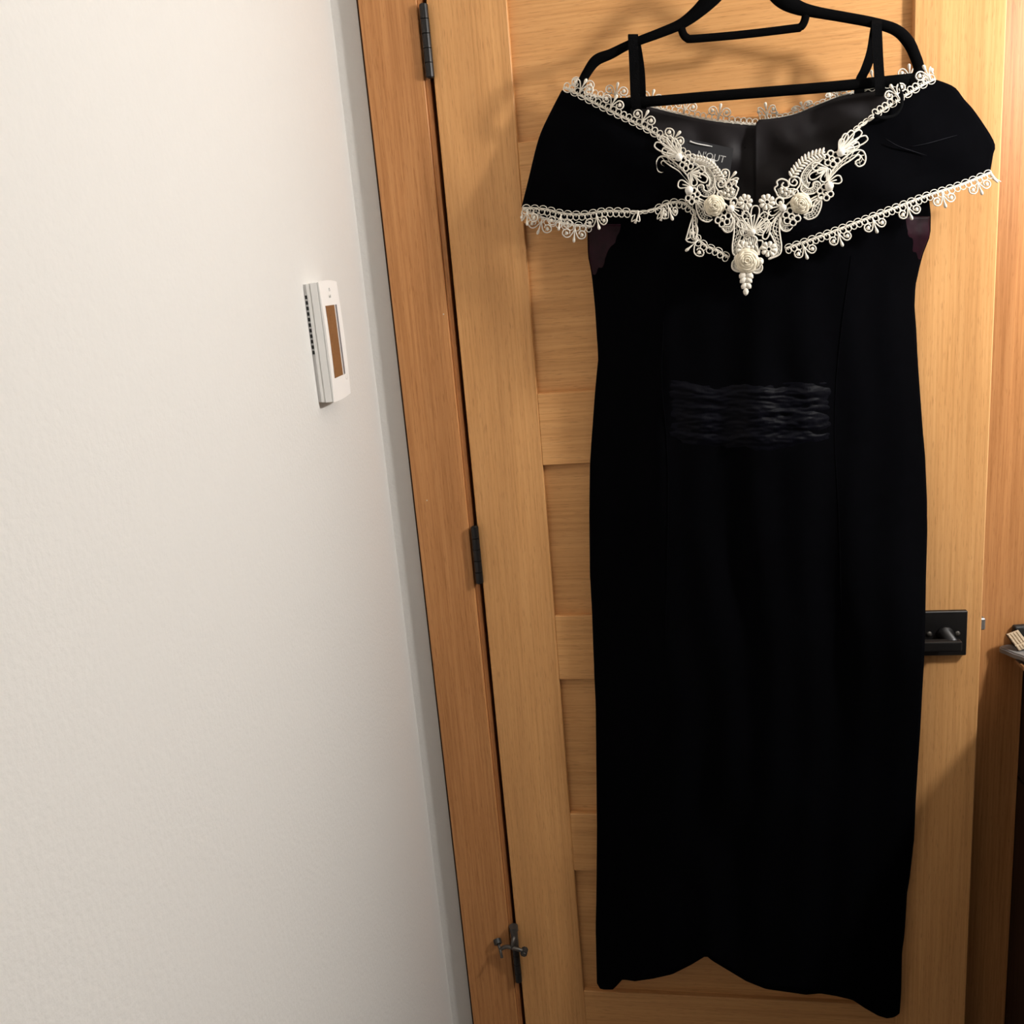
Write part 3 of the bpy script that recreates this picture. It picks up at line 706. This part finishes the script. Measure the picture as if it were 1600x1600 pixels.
def daisy(p, R_, T=Rt, n=8):
    b = bmesh.new()
    for i in range(n):
        a = 2*math.pi*i/n+.2; ca, sa = math.cos(a), math.sin(a)
        rings_ = []
        for s, wd, h in ((.27, .05, .0004), (.48, .15, .0014), (.76, .27, .0018), (.93, .22, .0012), (1.0, .09, .0004)):
            row = []
            for t in (-1, -.5, 0, .5, 1):
                q = (p[0]+R_*(s*ca-t*wd*sa), p[1]+R_*(s*sa+t*wd*ca)); x, y = T(q)
                row.append(b.verts.new(G(x, y, nap(x, y)+.0008+h*(1-abs(t)**2)*1.1)))
            rings_.append(row)
        for r0, r1 in zip(rings_, rings_[1:]):
            for j in range(4): b.faces.new((r0[j], r0[j+1], r1[j+1], r1[j]))
    tube(b, [G(*T(q), nap(*T(q))+.0014) for q in circ(p[0], p[1], R_*.29, R_*.29, 9)], .0006, 5, True)
    thicken(child('daisy', b, 'lace'), .0008)
def rose(p, R_, T=Rt, mat='cream'):
    """ribbon rose: three whorls of cupped overlapping petals round a coiled centre"""
    cx, cy = T(p); Rm = R_*.15; b = bmesh.new()
    def P3(r, a, h): x, y = cx+r*math.cos(a), cy+r*math.sin(a); return G(x, y, nap(cx, cy)+h)
    sphere(b, G(cx, cy, nap(cx, cy)+.001), Rm*.88*PX, 14, 8, (1, .42, 1))
    rnd = random.Random(int(cx*7))
    for wh, (cnt, rr, h, tr) in enumerate(((6, .92, .0018, .0024), (6, .74, .0042, .0019), (5, .55, .0060, .0016), (4, .37, .0072, .0014), (3, .20, .0080, .0012))):
        for i in range(cnt):
            a0 = 2*math.pi*i/cnt+wh*.45+rnd.uniform(-.12, .12); sp = math.pi/cnt*1.28; q = []; rad = []
            for t in range(9):
                g_ = t/4-1
                q.append(P3(Rm*rr*(1+.10*g_+.05*math.cos(g_*1.5)), a0+g_*sp, h-.0010*g_*g_+.0007*g_)); rad.append(tr*(.35+.65*math.cos(g_*1.3)))
            tube(b, q, rad, 6)
    child('rose', b, mat)
def leaf_solid(p0, p1, wd, T=Rt):
    dx, dy = p1[0]-p0[0], p1[1]-p0[1]; m = math.hypot(dx, dy); ux, uy = dx/m, dy/m; b = bmesh.new(); rows = []
    for s, w_ in ((0, .08), (.2, .7), (.5, 1), (.8, .75), (1, .1)):
        row = []
        for t in (-1, -.5, 0, .5, 1):
            q = (p0[0]+ux*s*m-uy*t*w_*wd/2, p0[1]+uy*s*m+ux*t*w_*wd/2); x, y = T(q)
            row.append(b.verts.new(G(x, y, nap(x, y)+.0006+.0020*w_*(1-t*t))))
        rows.append(row)
    for q0, q1 in zip(rows, rows[1:]):
        for j in range(4): b.faces.new((q0[j], q0[j+1], q1[j+1], q1[j]))
    thicken(child('leaf', b, 'lace'), .0008)

for T in (Rt, Lt):
    R = T is Rt
    # end palmette
    for tip, wd in (((1300, 232), 80), ((1235, 165), 75), ((1150, 165), 70), ((1085, 195), 60), ((1215, 300), 75), ((1160, 338), 70), ((1040, 250), 55), ((1095, 390), 50)):
        teardrop((1005, 380), tip, wd, T)
    pearl((1025, 388), 36, T); pearl((905, 738), 38, T); pearl((422, 966), 33, T)
    open_flower((930, 455), 92, T); open_flower((862, 805), 92, T); open_flower((512, 1058), 100, T)
    # outer scroll with curled end
    band([(880, 690), (920, 600), (985, 520), (1080, 430), (1180, 368), (1255, 375), (1284, 440), (1265, 510), (1210, 535), (1172, 500)],
         [(885, 690), (950, 610), (1030, 530), (1110, 480), (1165, 440), (1200, 412), (1225, 425), (1222, 455), (1195, 470), (1172, 490)], T, 11, long=1)
    # big C scroll
    band([(840, 440), (740, 480), (660, 550), (612, 640), (630, 720), (680, 760)], [(840, 450), (770, 520), (700, 590), (668, 650), (680, 705), (705, 700)], T, 12)
    band([(620, 720), (610, 780), (660, 820), (740, 815), (795, 770), (810, 715), (770, 690), (735, 715)], [(655, 735), (670, 762), (705, 765), (735, 745), (735, 720), (745, 700), (760, 695), (765, 690)], T, 12)
    # feather of slanted leaves along the neck edge
    fe = resample(spline([(505, 640), (560, 560), (620, 490), (700, 430), (790, 400), (860, 385)], 8), 13)
    stroke(fe, T, .0011, 2)
    for i in range(12):
        a, c_ = fe[i], fe[i+1]; dx, dy = c_[0]-a[0], c_[1]-a[1]; m = math.hypot(dx, dy) or 1
        nx, ny = dy/m, -dx/m
        leaf_solid((a[0]-nx*8, a[1]-ny*8), (a[0]+nx*(48 if R else 14)+dx*1.0, a[1]+ny*(48 if R else 14)+dy*1.0), 24, T)
        leaf_solid((a[0]-nx*4, a[1]-ny*4), (a[0]-nx*56+dx*.9, a[1]-ny*56+dy*.9), 23, T)
    # inner palmette
    for tip, wd in (((725, 530), 80), ((700, 655), 75), ((835, 695), 70), ((780, 590), 50), ((900, 560), 46)): teardrop((890, 555) if tip != (900, 560) else (880, 690), tip, wd, T)
    teardrop((890, 700), (1030, 660), 85, T)
    # shell with beads and spirals
    stroke([(350, 800), (335, 760), (365, 730), (360, 690), (410, 665), (470, 690), (480, 740), (440, 755), (410, 730), (430, 700)], T)
    stroke([(350, 800), (380, 850), (450, 865), (520, 835), (560, 780), (600, 720), (595, 660), (540, 640), (490, 670), (495, 720), (545, 735), (570, 700), (540, 670), (515, 700)], T)
    for k in range(5): stroke([(370+k*32, 770), (400+k*32, 850)], T, .0006, bm=netm); stroke([(370, 770+k*18), (545, 765+k*18)], T, .0006, bm=netm)
    for p in ((410, 800), (455, 775), (450, 820), (495, 800), (405, 765)): x, y = T(p); sphere(base, G(x, y, nap(x, y)+.001), .0022, 7, 5)
    ring((550, 805), 30, T, False); ring((385, 900), 42, T)
    rose((610, 920), 98, T)
    teardrop((430, 950), (275, 1025), 80, T)
    # leaf under the rose
    band([(825, 865), (815, 960), (770, 1050), (690, 1085), (635, 1060)], [(790, 860), (740, 930), (720, 1000), (680, 1020), (640, 1040)], T, 9)
    teardrop((830, 850), (715, 940), 60, T)
    stroke([(690, 890), (740, 860), (800, 830)], T); stroke([(560, 860), (500, 900), (440, 960), (370, 1060)], T)
    # ladder ribbon swinging down to the point
    band([(400, 1010), (330, 1090), (275, 1190), (310, 1270), (345, 1350), (350, 1430), (270, 1500)], [(425, 1030), (390, 1110), (385, 1200), (395, 1280), (405, 1370), (385, 1450), (275, 1502)], T, 14, long=2)
    stroke([(395, 1010), (350, 1070), (320, 1180), (350, 1250)], T, .0008)
    band([(390, 1060), (385, 1140), (420, 1200), (480, 1205), (525, 1160)], [(400, 1060), (410, 1115), (440, 1150), (480, 1150), (520, 1140)], T, 8)
    daisy((255, 905), 84, T) ; daisy((275, 1395), 82, T)
    ring((245, 1100), 24, T, False, .0009)
    for a, b_ in (((210, 960), (240, 1080)), ((160, 1040), (235, 1095)), ((260, 1105), (330, 1060)), ((330, 880), (350, 890)), ((300, 1000), (190, 1070)), ((425, 880), (520, 800))): stroke([a, b_], T, .0006)
    teardrop((300, 1120), (225, 1290), 60, T); teardrop((270, 1110), (185, 1215), 55, T)
if True:
    # centre palmette, cartouche, rose and pendant sprig
    CT = lambda p: (1140+p[0]*.06875, 360+p[1]*.06875)           # 1455x1600 sheet over (1140,360)-(1240,470)
    for tip, wd in (((600, -560), 190), ((330, -430), 170), ((840, -400), 170), ((180, -190), 160), ((900, -200), 150), ((250, 60), 130), ((760, 60), 120)):
        teardrop((520, 20), (tip[0], tip[1]), wd, CT)
    x, y = CT((520, 40)); b = bmesh.new(); sphere(b, G(x, y, nap(x, y)+.003), .0042, 12, 8); child('pearl', b, 'pearl')
    cart = [(340, 480), (300, 420), (345, 330), (320, 200), (400, 130), (480, 110), (580, 150), (620, 220), (580, 320), (640, 440), (640, 560)]
    stroke(cart, CT, .0014); stroke([(650, 230), (740, 240), (745, 330), (690, 420), (670, 560)], CT); stroke([(300, 230), (220, 250), (210, 350), (250, 450), (230, 560), (180, 620)], CT)
    for k in range(7):
        stroke([(340+k*44, 150), (300+k*50+60, 480)], CT, .0005, bm=netm); stroke([(600-k*40, 150), (640-k*50-60, 480)], CT, .0005, bm=netm)
    for p in ((465, 300), (400, 380), (520, 380), (430, 440), (480, 470)): x, y = CT(p); sphere(base, G(x, y, nap(x, y)+.001), .0024, 7, 5)
    b = bmesh.new(); CR_ = lambda p: CT(p)
    rose_p = (400, 690)
    rs = 255*.06875/.15
    rose(rose_p, rs, lambda p: CT(rose_p) if p == rose_p else p)
    band([(230, 640), (120, 660), (60, 740), (60, 860), (150, 930), (280, 940)], [(240, 700), (160, 740), (130, 800), (150, 850), (200, 880), (280, 900)], CT, 9)
    band([(500, 930), (600, 975), (690, 950), (740, 880), (735, 800), (700, 790)], [(500, 900), (580, 900), (640, 880), (680, 850), (690, 810), (700, 790)], CT, 9)
    ring((690, 700), 65, CT, True); ring((175, 640), 60, CT, True)
    for a, b_, wd in (((370, 960), (225, 1085), 150), ((375, 960), (530, 1085), 150), ((370, 1080), (240, 1190), 125), ((375, 1080), (505, 1185), 125), ((375, 1200), (280, 1325), 120), ((375, 1200), (480, 1315), 120), ((375, 1300), (365, 1480), 120)):
        leaf_solid(a, b_, wd, CT)
    stroke([(375, 930), (376, 1100), (372, 1320)], CT, .0011)
base.to_mesh(AP.data); base.free()
for p in AP.data.polygons: p.use_smooth = True
child('netting', netm, 'net')
